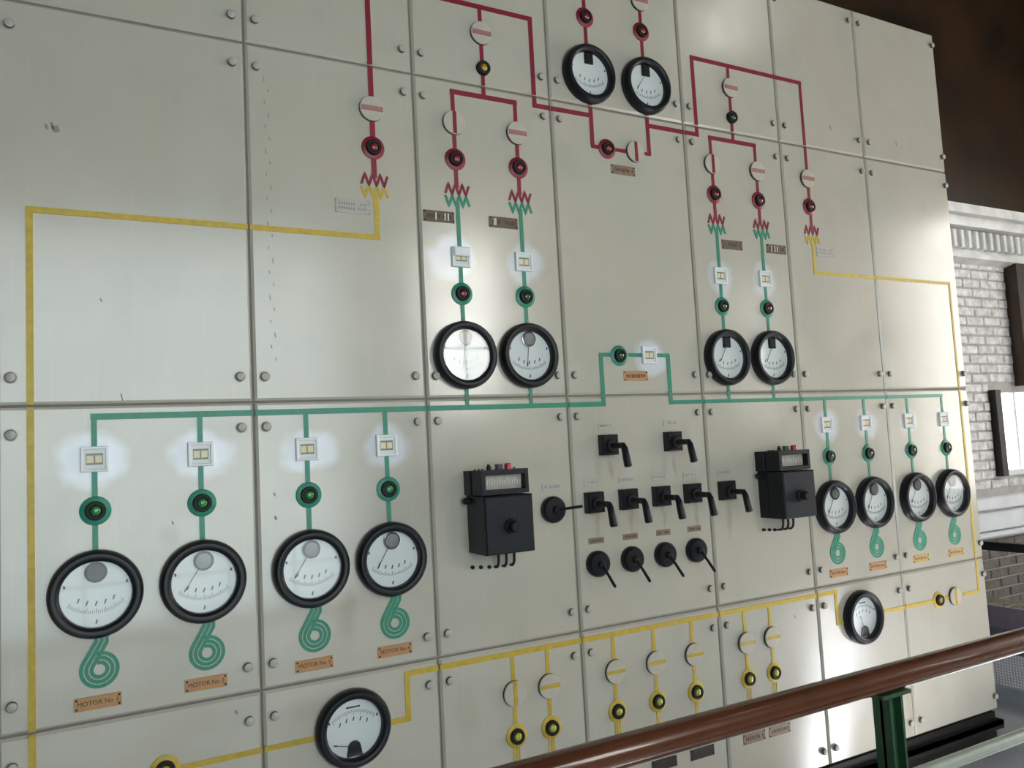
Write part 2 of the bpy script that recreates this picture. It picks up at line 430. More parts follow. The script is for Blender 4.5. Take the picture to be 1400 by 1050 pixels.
# the lit window in the back wall
w1 = bpy.data.objects.new('window_1', None); COL.objects.link(w1); w1['kind'] = 'structure'
MB().box(WIN[0]-.045, WIN[0]+.03, YB-.05, YB+.10, WIN[2]-.03, WIN[3]+.02).build('window_frame', M['frame_dark'], w1)
MB().box(WIN[0]+.03, WIN[1], YB+.10, YB+.115, WIN[2], WIN[3]).build('pane', M['pane_back'], w1)
MB().box(7.10, 7.13, YB+.06, YB+.10, WIN[2], WIN[3]).build('glazing_bar', M['white'], w1)
MB().box(WIN[0]+.03, WIN[1], YB-.015, YB+.10, WIN[2]-.03, WIN[2]+.012).build('window_sill', M['white'], w1)

# ------------------------------------------------------------------ the control board
VX = [-.176, .479, 1.038, 1.591, 2.237, 2.791, 3.356, 3.985]
HZ = [-1.402, -.666, .180, 1.303, 2.046]
board = thing('control_board', 'large cream enamelled control board of bolted panels with red, green and yellow circuit lines', 'control board', (1.911, 0, FZ))
BO = Vector((1.911, 0, FZ))
class PB:  # child of the board at world coordinates
    pass
def bpart(mb, name, m, parent=None, smooth=False):
    o = mb.build(name, m, parent or board, smooth)
    o.location = -BO if parent is None else (0, 0, 0)
    return o
bolt_me = MB().lathe([(.0165, .0005), (.0165, -.0022), (.0132, -.0030), (.0128, -.0130), (.0110, -.0158), (.006, -.0172), (.002, -.0175)], 14).mesh('bolt', True)
bolt_me.materials.append(M['bolt']); bolt_me.materials.append(M['bolt_flank'])
for p_ in bolt_me.polygons:
    if -.0125 < p_.center.y < -.0026 and abs(p_.normal.y) < .5: p_.material_index = 1
G = .0038
for i in range(7):
    for j in range(4):
        x0, x1, z0, z1 = VX[i]+G, VX[i+1]-G, HZ[j]+G, HZ[j+1]-G
        p = bpart(MB().cbox(x0, x1, z0, z1, .030, 0, .0068), 'panel', M['enamel'])
        ia = .030 if i else .030; ib = .034 if i < 6 else .024
        za = .066 if j == 0 else .072; zb = .066 if j == 3 else .072
        for bx in (x0+ia, x1-ib):
            for bz in (z0+za, z1-zb):
                inst('bolt', bolt_me, M['bolt'], p, (bx, 0, bz))
bpart(MB().box(VX[0]+.004, VX[-1]-.004, .009, .034, HZ[0]+.004, HZ[-1]-.004), 'backing_sheet', M['joint'])
for x in VX[:-1]+[VX[-1]-.05]:
    bpart(MB().box(x+.005, x+.045, .034, .12, FZ, HZ[-1]-.02), 'frame_post', M['iron'])
bpart(MB().box(VX[0]+.02, VX[-1]-.03, .002, .10, FZ, HZ[0]-.004), 'plinth', M['iron'])
bpart(MB().box(VX[0], VX[-1]-.012, -.028, .03, -1.462, -1.440).box(VX[0], VX[-1]-.012, -.028, -.018, -1.478, -1.44), 'plinth_ledge', M['iron'])

# circuit lines: flat raised strips, cut where they cross a joint between panels
def strip(col, x0, z0, x1, z1, w=.0145, t=.0026):
    g = .0035
    if abs(x1-x0) > abs(z1-z0):
        a, b = min(x0, x1)-w/2, max(x0, x1)+w/2
        cuts = [a]+[v for v in VX[1:-1] if a+.01 < v < b-.01]+[b]
        for k in range(len(cuts)-1):
            bpart(MB().box(cuts[k]+(g if k else 0), cuts[k+1]-(g if k < len(cuts)-2 else 0), 0.0005, -t, z0-w/2, z0+w/2), 'circuit_strip', M[col])
    else:
        a, b = min(z0, z1), max(z0, z1)
        cuts = [a]+[v for v in HZ[1:-1] if a+.01 < v < b-.01]+[b]
        for k in range(len(cuts)-1):
            bpart(MB().box(x0-w/2, x0+w/2, 0.0005, -t*.9, cuts[k]+(g if k else 0), cuts[k+1]-(g if k < len(cuts)-2 else 0)), 'circuit_strip', M[col])
BUS = .0175
MOT = [.052, .325, .633, .889, 2.936, 3.194, 3.500, 3.765]
TRF = [1.185, 1.436, 2.375, 2.630]
FEED = [1.307, 1.444, 1.724, 1.908, 2.094, 2.367, 2.508]
# green
strip('green', .052, .147, 1.749, .147, BUS); strip('green', 1.749, .147, 1.749, .333, BUS); strip('green', 1.749, .333, 2.070, .333)
strip('green', 2.070, .147, 2.070, .333, BUS); strip('green', 2.070, .147, 3.768, .147, .0155)
for x in MOT: strip('green', x, .147, x, -.216)
for x in TRF: strip('green', x, .862, x, .438); strip('green', x, .213, x, .147)
# red
strip('red', .886, 1.600, .886, .915, BUS); strip('red', .886, 1.600, 1.521, 1.600, BUS)
strip('red', 1.521, 1.600, 1.521, 1.265, BUS); strip('red', 1.521, 1.265, 1.772, 1.265, BUS)
strip('red', 2.046, 1.265, 2.306, 1.265, BUS); strip('red', 2.306, 1.265, 2.306, 1.600, BUS); strip('red', 2.306, 1.600, 2.948, 1.600, BUS)
strip('red', 2.948, 1.600, 2.944, .915, .0155)
for a, b, r in ((1.185, 1.436, 1.310), (2.375, 2.630, 2.507)):
    strip('red', a, 1.262, b, 1.262, BUS); strip('red', r, 1.600, r, 1.262)
    for x in (a, b): strip('red', x, 1.262, x, .915)
for x in (1.772, 2.046): strip('red', x, 1.96, x, 1.535); strip('red', x, 1.315, x, 1.143, BUS)
strip('red', 1.772, 1.143, 1.935, 1.143); strip('red', 2.020, 1.146, 2.046, 1.146, .013)
# yellow
strip('yellow', .889, .862, .889, .715, BUS); strip('yellow', -.098, .715, .889, .715, BUS); strip('yellow', -.098, .715, -.098, -1.36, BUS)
strip('yellow', 2.948, .862, 2.948, .715); strip('yellow', 2.948, .715, 3.918, .715); strip('yellow', 3.918, .715, 3.918, -.822)
strip('yellow', 3.918, -.822, 3.800, -.822); strip('yellow', 3.685, -.822, 3.13, -.822)
strip('yellow', 2.94, -.828, 2.906, -.828, BUS); strip('yellow', 2.906, -.828, 2.906, -.695, BUS); strip('yellow', .927, -.695, 2.906, -.695, BUS)
strip('yellow', .927, -.695, .927, -.834, BUS); strip('yellow', .927, -.834, .845, -.834, BUS); strip('yellow', .64, -.832, -.098, -.832, .0155)
for x in FEED: strip('yellow', x, -.695, x, -.935)
for x in FEED:
    if x in (1.908, 2.094): strip('yellow', x, -1.0, x, -1.12)
    else:
        for o in (-.010, 0, .010):
            bpart(MB().ribbon([(x+o, -1.0), (x+o, -1.05), (x+o-.012, -1.085), (x+o-.03, -1.12)], .0055, .0005, -.0022), 'circuit_strip', M['yellow'])
# transformer windings
def zigzag(cx, z, flip, col):
    n = 7; w = .092; amp = .0165
    pts = [(cx-w/2+w*k/n, z+(amp if (k % 2 == 0) != flip else -amp)) for k in range(n+1)]
    sm = []
    for k in range(len(pts)-1):
        a, b = pts[k], pts[k+1]
        for t in (0, .25, .5, .75): 
            s = t*t*(3-2*t)*.6+t*.4
            sm.append((a[0]+(b[0]-a[0])*t, a[1]+(b[1]-a[1])*s))
    sm.append(pts[-1])
    bpart(MB().ribbon(sm, .0085, .0005, -.0024), 'transformer_winding', M[col])
for x, c in ((.886, 'yellow'), (1.186, 'green'), (1.437, 'green'), (2.378, 'green'), (2.634, 'green'), (2.946, 'yellow')):
    zigzag(x, .908, True, 'red'); zigzag(x, .868, False, c)
# motor symbols: three strands curling into a ring
for x in MOT:
    cx, cz = x+.006, -.532
    for o in (-.0125, 0, .0125):          # offset to the right of the downward stroke; the ring turns anticlockwise below it
        r = .0315-o
        d = Vector((-.50, -.866)); nrm = Vector((-.866, .50))      # slanting stroke and its outward normal
        tp = Vector((cx, cz))+nrm*r                                  # tangent point on the ring
        a0 = math.atan2(nrm.y, nrm.x)
        kx = cx+.006+o*1.0
        # where the slanting stroke meets the short upright piece
        tt = (kx-tp.x)/(-d.x); kz = tp.y-d.y*tt
        pts = [(kx, -.444), (kx, max(kz, -.4685-.004*(o > 0)))] if kz < -.45 else [(kx, -.444)]
        pts.append((tp.x, tp.y)); ring = []; steps = 30
        for k in range(steps+1):
            a = a0+math.radians(318)*k/steps
            ring.append((cx+r*math.cos(a), cz+r*math.sin(a)))
        e = .0002*(o > 0)-.0002*(o < 0)
        bpart(MB().ribbon(ring, .0098, .0005, -.0015+e).ribbon(pts+[ring[1]], .0098, .0005, -.0024+e), 'motor_symbol', M['green'])
# small nicks and screw holes in the enamel
nk = MB()
for k in range(24):
    zc = 1.20-k*.0385; nk.ribbon([(.535+(k % 2)*.012, zc), (.537+(k % 2)*.012, zc-.010-.006*(k % 3 == 0))], .003, .0004, -.0006)
for x, zc, w, l in ((-.035, .949, .016, .018), (-.058, .952, .007, .014), (-.044, .956, .005, .02), (3.13, 1.416, .008, .022), (3.601, 1.401, .008, .024), (3.585, 1.41, .005, .014),
                    (.071, .473, .003, .010), (.531, -.17, .007, .011), (.530, -.10, .004, .010), (.404, -.712, .008, .010), (.245, -.159, .004, .010), (.12, .20, .003, .02), (2.62, -.70, .006, .014), (2.65, -.765, .006, .014)):
    nk.ribbon([(x, zc+l/2), (x+.004, zc-l/2)], w, .0004, -.0006)
o = bpart(nk, 'nick_marks', M['faint_ink']); o['kind'] = 'stuff'

# ------------------------------------------------------------------ dial meters
bez_me = MB().lathe([(.1155, .0), (.117, -.008), (.1165, -.020), (.1135, -.030), (.107, -.0375), (.098, -.0385), (.091, -.035), (.0875, -.028), (.0868, -.010)], 56, cap=False).mesh('bezel', True)
dial_me = MB().lathe([(.089, -.002), (.089, -.012)], 48).mesh('dial')
def pane_disc(r, y, n=48):
    return MB().add([(r*math.cos(2*math.pi*k/n), y, r*math.sin(2*math.pi*k/n)) for k in range(n)], [tuple(range(n))]).mesh('glass')
glass_me = pane_disc(.0875, -.0255)
def scale_mesh(up):
    mb = MB(); s = 1 if up else -1; py = -.058 if up else .060
    y0, y1 = -.0118, -.0125
    R = .112
    for k in range(31):
        a = math.radians(-38+76*k/30)
        ln = .014 if k % 5 == 0 else .0085
        ux, uz = math.sin(a), s*math.cos(a)
        if math.hypot(ux*R, py+uz*R) > .083: continue
        mb.ribbon([(ux*(R-ln), py+uz*(R-ln)), (ux*R, py+uz*R)], .0011, y0, y1)
    for a in (-30, -15, 0, 15, 30):
        a = math.radians(a); ux, uz = math.sin(a), s*math.cos(a); q = R-.027
        mb.ribbon([(ux*q-.002, py+uz*q-.006), (ux*q+.002, py+uz*q+.006)], .0035, y0, y1)
    if up: mb.ribbon([(-.022, .062), (.022, .062)], .005, y0, y1)
    else: mb.ribbon([(-.001, -.079), (.002, -.068)], .004, y0, y1)
    for sx in (-1, 1): mb.ribbon([(sx*.074, .022), (sx*.076, .030)], .005, y0, y1)
    return mb.mesh('scale')
sc_dn, sc_up = scale_mesh(False), scale_mesh(True)
hub_round = MB().lathe([(.0245, -.011), (.0245, -.018), (.021, -.0215), (.006, -.0225)], 26, 0, .058).mesh('hub', True)
hub_ring = MB().lathe([(.0252, -.0135), (.027, -.0160), (.0275, -.0185), (.0252, -.0195), (.0245, -.017)], 26, 0, .058, cap=False).mesh('hub_ring', True)
hub_square = MB().cbox(-.019, .019, .040, .084, -.011, -.022, .004).mesh('hub')
def dome(): 
    mb = MB(); n = 14; pts = [(.021*math.cos(math.pi*k/n), -.058+.021*math.sin(math.pi*k/n)) for k in range(n+1)]+[(-.026, -.081), (.026, -.081)]
    m = len(pts); vs = [(x, -.011, z) for x, z in pts]+[(x*.9, -.021, z) for x, z in pts]
    return mb.add(vs, [tuple(range(m, 2*m))]+[(i, (i+1) % m, m+(i+1) % m, m+i) for i in range(m)]).mesh('hub')
hub_dome = dome()
def pointer_mesh(pz, deg, ln):
    a = math.radians(deg); dx, dz = math.sin(a), -math.cos(a)
    return MB().ribbon([(0, pz), (dx*ln*.85, pz+dz*ln*.85)], .0016, -.016, -.0172).ribbon([(dx*ln*.78, pz+dz*ln*.78), (dx*ln*.92, pz+dz*ln*.92)], .0035, -.016, -.0172).mesh('pointer')
def meter(x, z, label, kind, deg, hubmat, group='round dial meters on the board'):
    t = thing('dial_meter', label, 'meter', (x, 0, z), group)
    inst('bezel', bez_me, M['bakelite'], t)
    d = inst('dial', dial_me, M['dial'], t)
    inst('scale', sc_up if kind == 'dome' else sc_dn, M['ink'], d)
    inst('glass', glass_me, M['glass'], t)
    if kind == 'round':
        inst('hub', hub_round, M[hubmat], t); inst('hub_ring', hub_ring, M['chrome' if hubmat == 'hub_grey' else 'matte_black'], t)
        if deg is not None: inst('pointer', pointer_mesh(.058, deg, .105), M['ink'], t)
    elif kind == 'square':
        inst('hub', hub_square, M['matte_black'], t)
        if deg is not None: inst('pointer', pointer_mesh(.050, deg, .085), M['ink'], t)
    else:
        inst('hub', hub_dome, M['matte_black'], t)
        inst('pointer', pointer_mesh(-.055, deg, .072), M['ink'], t)
ML = ['black-rimmed dial meter at the lower far left, with a mottled dark hub',
      'black-rimmed dial meter second from left in the lower left row', 'black-rimmed dial meter third from left in the lower left row',
      'black-rimmed dial meter fourth from left in the lower row, left of the relay box',
      'black-rimmed dial meter right beside the right-hand relay box, leftmost of the right four',
      'black-rimmed dial meter second from left in the lower right group of four',
      'black-rimmed dial meter third from left in the lower right group of four',
      'black-rimmed dial meter at the far right end, nearest the right yellow line']
for k, x in enumerate(MOT):
    meter(x, -.330, ML[k], 'round', [None, -33, -33, -31, -30, -30, -32, -31][k], ['hub_dark', 'hub_grey', 'hub_grey', 'hub_grey', 'grey_cap', 'grey_cap', 'grey_cap', 'grey_cap'][k])
for x, l, h, d in ((1.182, 'black-rimmed dial meter whose glass mirrors a bright window, left of the upper middle pair', 'hub_grey', -6),
                   (1.432, 'black-rimmed dial meter with near-vertical needle, beside the glaring one', 'hub_grey', -6),
                   (2.371, 'black-rimmed dial meter left of the pair under the right green transformer lines', 'grey_cap', -32),
                   (2.628, 'black-rimmed dial meter right of the pair under the right green transformer lines', 'grey_cap', -30)):
    meter(x, .326, l, 'round' if x < 2 else 'square', d, h)
meter(1.768, 1.425, 'black-rimmed dial meter at the top edge, left of the pair on red lines', 'square', None, '')
meter(2.044, 1.425, 'black-rimmed dial meter at the top edge, right of the pair on red lines', 'square', -35, '')
meter(.745, -.822, 'black-rimmed dial meter at the bottom left on the yellow line, scale upward', 'dome', -104, '')
meter(3.055, -.822, 'black-rimmed dial meter at the bottom right on the yellow line, above the handrail', 'dome', -160, '')

# ------------------------------------------------------------------ indicator lamps
plate_me = MB().lathe([(.0395, .0), (.0395, -.003), (.037, -.0048)], 36).mesh('base_plate', True)
lbez_me = MB().lathe([(.0262, -.004), (.0262, -.012), (.0245, -.0165), (.020, -.0175), (.0155, -.0165), (.0142, -.010), (.0142, -.005)], 30, cap=False).mesh('bezel', True)
jew_me = MB().lathe([(.0142, -.006), (.0142, -.0125), (.0125, -.0165), (.008, -.0192), (.0025, -.0202)], 22).mesh('jewel', True)
def lamp(x, z, label, plate, jewel, group):
    t = thing('indicator_lamp', label, 'lamp', (x, 0, z), group)
    if plate: inst('base_plate', plate_me, M[plate], t)
    else:
        inst('base_plate', MBSMALL, M['matte_black'], t)
    inst('bezel', lbez_me, M['matte_black'], t); inst('jewel', jew_me, M[jewel], t)
MBSMALL = MB().lathe([(.0268, 0), (.0268, -.004), (.0262, -.005)], 30).mesh('base_plate', True)
GL = 'indicator lamps on green plates'; RL = 'indicator lamps on red plates'; YL = 'indicator lamps on yellow plates'
names = ['above the leftmost lower meter', 'above the second meter of the lower left row', 'above the third meter of the lower left row', 'above the fourth meter of the lower left row',
         'above the meter beside the right relay box', 'above the second meter of the lower right group', 'above the third meter of the lower right group', 'above the last meter at the right end']
for k, x in enumerate(MOT): lamp(x+.001, -.109, 'green lamp on a green disc '+names[k], 'green', 'j_green' if k < 4 else 'j_dkgreen', GL)
for x, n, j in ((1.185, 'maroon lamp on a green disc above the glaring meter', 'j_brown'), (1.436, 'dark green lamp on a green disc above the meter next to the glaring one', 'j_dkgreen'),
             (2.375, 'dark green lamp on a green disc above the left meter of the right middle pair', 'j_dkgreen'), (2.630, 'brownish lamp on a green disc above the right meter of the right middle pair', 'j_brown')):
    lamp(x, .540, n, 'green', j, GL)
lamp(1.834, .330, 'dark green lamp on a green disc in the raised middle step of the green line', 'green', 'j_dkgreen', GL)
for x, z, n in ((.885, 1.017, 'red lamp above the leftmost transformer symbol, left red line'), (1.184, 1.016, 'red lamp above the left of the two middle left transformer symbols'),
                (1.436, 1.016, 'red lamp above the right of the two middle left transformer symbols'), (1.772, 1.660, 'red lamp at the top edge above the left top meter'),
                (2.045, 1.658, 'red lamp above the right top meter'), (1.838, 1.141, 'red lamp in the low red loop between the top meters'),
                (2.376, 1.016, 'red lamp above the left of the two right-hand transformer symbols'), (2.630, 1.015, 'red lamp above the right of the two right-hand transformer symbols'),
                (2.943, 1.018, 'red lamp above the rightmost transformer symbol')):
    lamp(x, z, n, 'red', 'j_red', RL)
lamp(1.311, 1.368, 'small black lamp with amber jewel on the left red feeder', None, 'j_amber', 'small black feeder lamps')
lamp(2.506, 1.368, 'small black lamp with greenish jewel on the right red feeder', None, 'j_dkgreen', 'small black feeder lamps')
ORD = ['first', 'second', 'third', 'fourth', 'fifth', 'sixth', 'seventh']
for k, x in enumerate(FEED): lamp(x+.001, -.967, 'yellow lamp on a yellow disc, %s from left in the row along the handrail' % ORD[k], 'yellow', 'j_yellow', YL)
lamp(.215, -.828, 'yellow lamp at the bottom left edge of the picture on the yellow line', 'yellow', 'j_yellow', YL)
lamp(3.600, -.822, 'yellow lamp at the far right beside the half-disc indicator', 'yellow', 'j_amber', YL)

# ------------------------------------------------------------------ semaphore discs
side_me = MB().lathe([(.0425, 0), (.0425, -.009)], 36, cap=False).mesh('rim', True)
face_me = MB().lathe([(.0415, -.001), (.0422, -.010), (.0405, -.0125)], 36).mesh('disc', True)
barh_me = MB().box(-.0375, .0375, -.0124, -.0142, -.0085, .0085).mesh('bar')
bart_me = MB().box(-.0395, .0395, -.0124, -.0142, -.006, .006).mesh('bar')
barv_me = MB().box(-.0068, .0068, -.0124, -.0142, -.0395, .0395).mesh('bar')
def disc(x, z, label, mode, bar, group):
    t = thing('semaphore_indicator', label, 'indicator', (x, 0, z), group)
    inst('rim', side_me, M['knob_side'], t); inst('disc', face_me, M['knob_white'], t)
    inst('bar', {'h': barh_me, 't': bart_me, 'v': barv_me}[mode], M[bar], t)
RD = 'round semaphore indicators on the red lines'; YD = 'round semaphore indicators on the yellow lines'
for x, z, n, md, b in ((.884, 1.149, 'white semaphore disc with a level faded red bar on the leftmost red line', 'h', 'bar_red'),
                    (1.184, 1.146, 'white semaphore disc with an upright red bar, left branch of the left red feeder', 'v', 'red'),
                    (1.309, 1.498, 'white semaphore disc at the top of the left red feeder above an amber lamp', 'h', 'bar_red'),
                    (1.436, 1.144, 'white semaphore disc with a level bar, right branch of the left red feeder', 'h', 'bar_red'),
                    (1.972, 1.145, 'white semaphore disc with an upright bar in the low red loop', 'v', 'red'),
                    (2.045, 1.787, 'white semaphore disc cut by the top edge above the right top meter', 'h', 'bar_red'),
                    (2.508, 1.499, 'white semaphore disc at the top of the right red feeder', 'h', 'bar_red'),
                    (2.373, 1.145, 'white semaphore disc with an upright red bar, left branch of the right red feeder', 'v', 'red'),
                    (2.632, 1.145, 'white semaphore disc with a level bar, right branch of the right red feeder', 'h', 'bar_red'),
                    (2.942, 1.147, 'white semaphore disc on the rightmost red line', 'h', 'bar_red')):
    disc(x, z, n, md, b, RD)
for k, x in enumerate(FEED):
    disc(x, -.826, 'white semaphore disc with %s yellow bar, %s from left under the yellow line' % ('an upright' if k == 0 else 'a level', ORD[k]), 'v' if k == 0 else 't', 'yellow', YD)
disc(3.720, -.820, 'white semaphore disc with an upright yellow bar at the far right', 'v', 'yellow', YD)

# ------------------------------------------------------------------ small square flag counters
def frame_mesh(a, b, yb, yf, c):
    vs = []; fs = []
    for s, y in ((a, yb), (a, yf+c), (a-c, yf), (b+c, yf), (b, yf+c), (b, yb)):
        vs += [(-s, y, -s), (s, y, -s), (s, y, s), (-s, y, s)]
    for i in range(5):
        for k in range(4): fs.append((i*4+k, i*4+(k+1) % 4, (i+1)*4+(k+1) % 4, (i+1)*4+k))
    return MB().add(vs, fs)
fr_me = frame_mesh(.0345, .0265, 0, -.010, .002).mesh('frame')
def inner_mesh():
    mb = MB(); w, h, A = .021, .0155, .0262
    vs = []
    for (a, b, y) in ((A, A, -.001), (A, A, -.0065), (w, h, -.0065), (w, h, -.002)):
        vs += [(-a, y, -b), (a, y, -b), (a, y, b), (-a, y, b)]
    return mb.add(vs, [(i*4+k, i*4+(k+1) % 4, (i+1)*4+(k+1) % 4, (i+1)*4+k) for i in range(3) for k in range(4)]).mesh('inner_frame')
in_me = inner_mesh()
dsp_me = MB().box(-.0215, .0215, -.001, -.0034, -.016, .016).mesh('display')
flag_me = MB().box(-.0085, .0085, -.003, -.0050, -.010, .010).mesh('flag')
lid_me = MB().cbox(-.030, .030, .002, .034, -.009, -.020, .003).mesh('flap')
def counter(x, z, label, lid=False):
    t = thing('flag_counter', label, 'counter', (x, 0, z), 'small square white counters')
    inst('frame', fr_me, M['white'], t); f = inst('inner_frame', in_me, M['white_grey'], t)
    d = inst('display', dsp_me, M['display'], t)
    for dx in (-.0105, .0105): inst('flag', flag_me, M['cream'], d, (dx, 0, 0))
    if lid: inst('flap', lid_me, M['white'], t)
cn = ['leftmost in the lower left row', 'second in the lower left row', 'third in the lower left row', 'fourth in the lower left row',
      'first of the lower right four', 'second of the lower right four', 'third of the lower right four', 'last at the right end']
for k, x in enumerate(MOT): counter(x, .031, 'small square white counter on the green line, '+cn[k])
counter(1.186, .668, 'small square white counter with a bright raised flap above the maroon lamp', True)
counter(1.436, .667, 'small square white counter above the dark green lamp, beside the flapped counter')
counter(1.975, .333, 'small square white counter in the raised middle step of the green line')
counter(2.375, .669, 'small square white counter on the left green line of the right transformer pair')
counter(2.630, .669, 'small square white counter on the right green line of the right transformer pair')

# ------------------------------------------------------------------ nameplates
pin_me = MB().lathe([(.0028, -.002), (.0028, -.0035), (.0015, -.0042)], 8).mesh('pin')
def scribble(w, h, n, seed, rows=1):
    """illegible worn lettering: rows of little strokes"""
    rnd = random.Random(seed); mb = MB()
    for r in range(rows):
        zc = (r-(rows-1)/2)*h*1.5
        for k in range(n):
            if rnd.random() < .12: continue
            x = -w/2+w*(k+.5)/n; d = rnd.uniform(-.25, .25)*h
            mb.ribbon([(x-d*.4, zc-h*rnd.uniform(.3, .5)), (x+d*.4, zc+h*rnd.uniform(.3, .5))], w/n*.45, -.0021, -.0026)
            if rnd.random() < .5: mb.ribbon([(x-w/n*.3, zc+d), (x+w/n*.4, zc+d)], h*.16, -.0021, -.0026)
    return mb.mesh('lettering')
def nameplate(x, z, w, h, m, label, ink, txt=None, marks=None, pins=True, seed=0, group='nameplates on the board'):
    t = thing('nameplate', label, 'nameplate', (x, 0, z), group)
    p = MB().cbox(-w/2, w/2, -h/2, h/2, .0, -.0022, .0008).build('plate', M[m], t)
    if txt: 
        me = text_mesh(txt, h*.48)
        xs = [v.co.x for v in me.vertices]; s = min(1.0, w*.84/(max(xs)-min(xs)))
        me.transform(Matrix.Diagonal((s, 1, 1, 1)))
        put('lettering', me, M[ink], p, (0, -.0024, 0))
    if marks: put('lettering', scribble(w*.82, h*marks[1], marks[0], seed, marks[2] if len(marks) > 2 else 1), M[ink], p)
    if pins:
        for sx in (-1, 1):
            for sz in (-1, 1): inst('pin', pin_me, M['matte_black'], p, (sx*(w/2-.006), 0, sz*(h/2-.006)))
    return t
for k, x in enumerate(MOT):
    nameplate(x+.002, -.616, .114, .035, 'brass' if k < 6 else 'ochre',
              ['copper nameplate under the leftmost motor symbol', 'copper nameplate under the second motor symbol from the left', 'copper nameplate under the third motor symbol from the left', 'copper nameplate under the fourth motor symbol, left of the relay box'][k] if k < 4 else ['orange nameplate under the motor symbol beside the right relay box', 'brown nameplate under the second motor symbol of the right group',
              'ochre nameplate under the third motor symbol of the right group', 'ochre nameplate under the last motor symbol at the right end'][k-4],
              'plate_ink', txt='MOTOR No %d' % (k+1))
BR = 'nameplates on the board'
for x, z, m, n, sd in ((1.112, .806, 'brown', 'dark brown nameplate with white scratches left of the first green transformer line', 1), (1.363, .806, 'brown', 'dark brown nameplate with a white scratch left of the second green transformer line', 2),
                   (2.456, .806, 'brown', 'dark brown nameplate right of the third green transformer line', 3), (2.714, .806, 'brown', 'dark brown nameplate with white strokes right of the fourth green transformer line', 4)):
    t = nameplate(x, z, .116, .040, m, n, 'dark_plate', marks=(11, .45), seed=sd)
    sm = MB()
    for dx in {1: (-.012, .022, .034), 2: (-.038, -.032), 3: (), 4: (-.03, -.01, .004)}[sd]: sm.ribbon([(dx, -.012), (dx+.001, .013)], .004, -.0023, -.0030)
    if sm.v: sm.build('scratch', M['paper_white'], t)
nameplate(1.910, 1.064, .116, .038, 'tan', 'brown nameplate below the low red loop between the top meters', 'plate_ink', marks=(11, .45), seed=5)
nameplate(1.906, .252, .114, .038, 'brass', 'copper nameplate below the raised middle step of the green line', 'plate_ink', marks=(11, .45), seed=6)
for x, z, n, w in ((.808, .811, 'white paper label with faint lettering left of the leftmost transformer symbol', .116), (3.022, .817, 'white paper label with faint lettering right of the rightmost transformer symbol', .110)):
    t = nameplate(x, z, w, .046, 'paper', n, 'faint_ink', marks=(12, .22, 2), seed=8, pins=False)
    e = MB()
    for sx in (-1, 1):
        for sz in (-1, 1):
            e.ribbon([(sx*w*.49, sz*.021), (sx*w*.49, sz*.006)], .002, -.0020, -.0026); e.ribbon([(sx*w*.49, sz*.021), (sx*w*.43, sz*.021)], .002, -.0020, -.0026)
    e.build('corner_mark', M['faint_ink'], t)
for k, x in enumerate((1.922, 2.106, 2.376, 2.516)):
    nameplate(x, -1.196, .118, .040, ['dark_plate', 'dark_plate', 'tan', 'tan'][k], ['dark nameplate peeping out below the handrail, leftmost', 'dark nameplate below the handrail, second from left',
              'tan nameplate below the handrail, left of the tan pair', 'tan nameplate below the handrail, right of the tan pair'][k], 'plate_ink', marks=(10, .45), seed=20+k, group='nameplates below the handrail')
SWX = [(1.750, -.006), (2.056, -.006), (1.672, -.212), (1.826, -.212), (1.982, -.212), (2.137, -.213), (2.316, -.214)]
swn = ['left one of the two upper pistol switches', 'right one of the two upper pistol switches', 'first pistol switch of the middle row', 'second pistol switch of the middle row',
       'third pistol switch of the middle row', 'fourth pistol switch of the middle row', 'pistol switch beside the right relay box']
for k, (x, z) in enumerate(SWX):
    nameplate(x+.004, z+.072, .072, .024, 'paper', 'faded white label above the '+swn[k], 'faint_ink', marks=(9, .45), seed=30+k, pins=False, group='faded white switch labels')
nameplate(1.502, -.144, .080, .026, 'paper', 'faded white label above the lone round switch beside the left relay box', 'faint_ink', marks=(9, .5), seed=40, pins=False, group='faded white switch labels')
RSX = [1.674, 1.828, 1.984, 2.138]
for k, x in enumerate(RSX):
    nameplate(x+.005, -.352, .068, .022, 'tan', 'narrow brown label above the %s round switch of the lower row' % ORD[k], 'dark_plate', marks=(9, .5), seed=50+k, pins=False, group='narrow brown switch labels')

# ------------------------------------------------------------------ pistol-grip switches
esc_me = MB().cbox(-.0365, .0365, -.0375, .0375, 0, -.030, .004).mesh('escutcheon')
boss_me = MB().lathe([(.024, -.029), (.024, -.038), (.021, -.042)], 24, 0, -.004).mesh('boss', True)
shaft_me = MB().lathe([(.0105, -.040), (.0105, -.102), (.009, -.106)], 16, 0, -.004).mesh('shaft', True)
grip_me = MB().tube([(0, -.086, -.002), (0, -.104, -.004), (0, -.113, -.016), (0, -.120, -.045), (0, -.128, -.078), (0, -.129, -.082)], [.009, .0115, .0125, .0140, .0150, .011], 12).mesh('grip', True)
for k, (x, z) in enumerate(SWX):
    t = thing('pistol_grip_switch', 'black square pistol-grip switch, '+swn[k].replace(' pistol switches', '').replace(' pistol switch', ''), 'switch', (x, 0, z), 'black pistol-grip switches')
    inst('escutcheon', esc_me, M['bakelite'], t); inst('boss', boss_me, M['matte_black'], t); inst('shaft', shaft_me, M['matte_black'], t); inst('grip', grip_me, M['bakelite'], t)
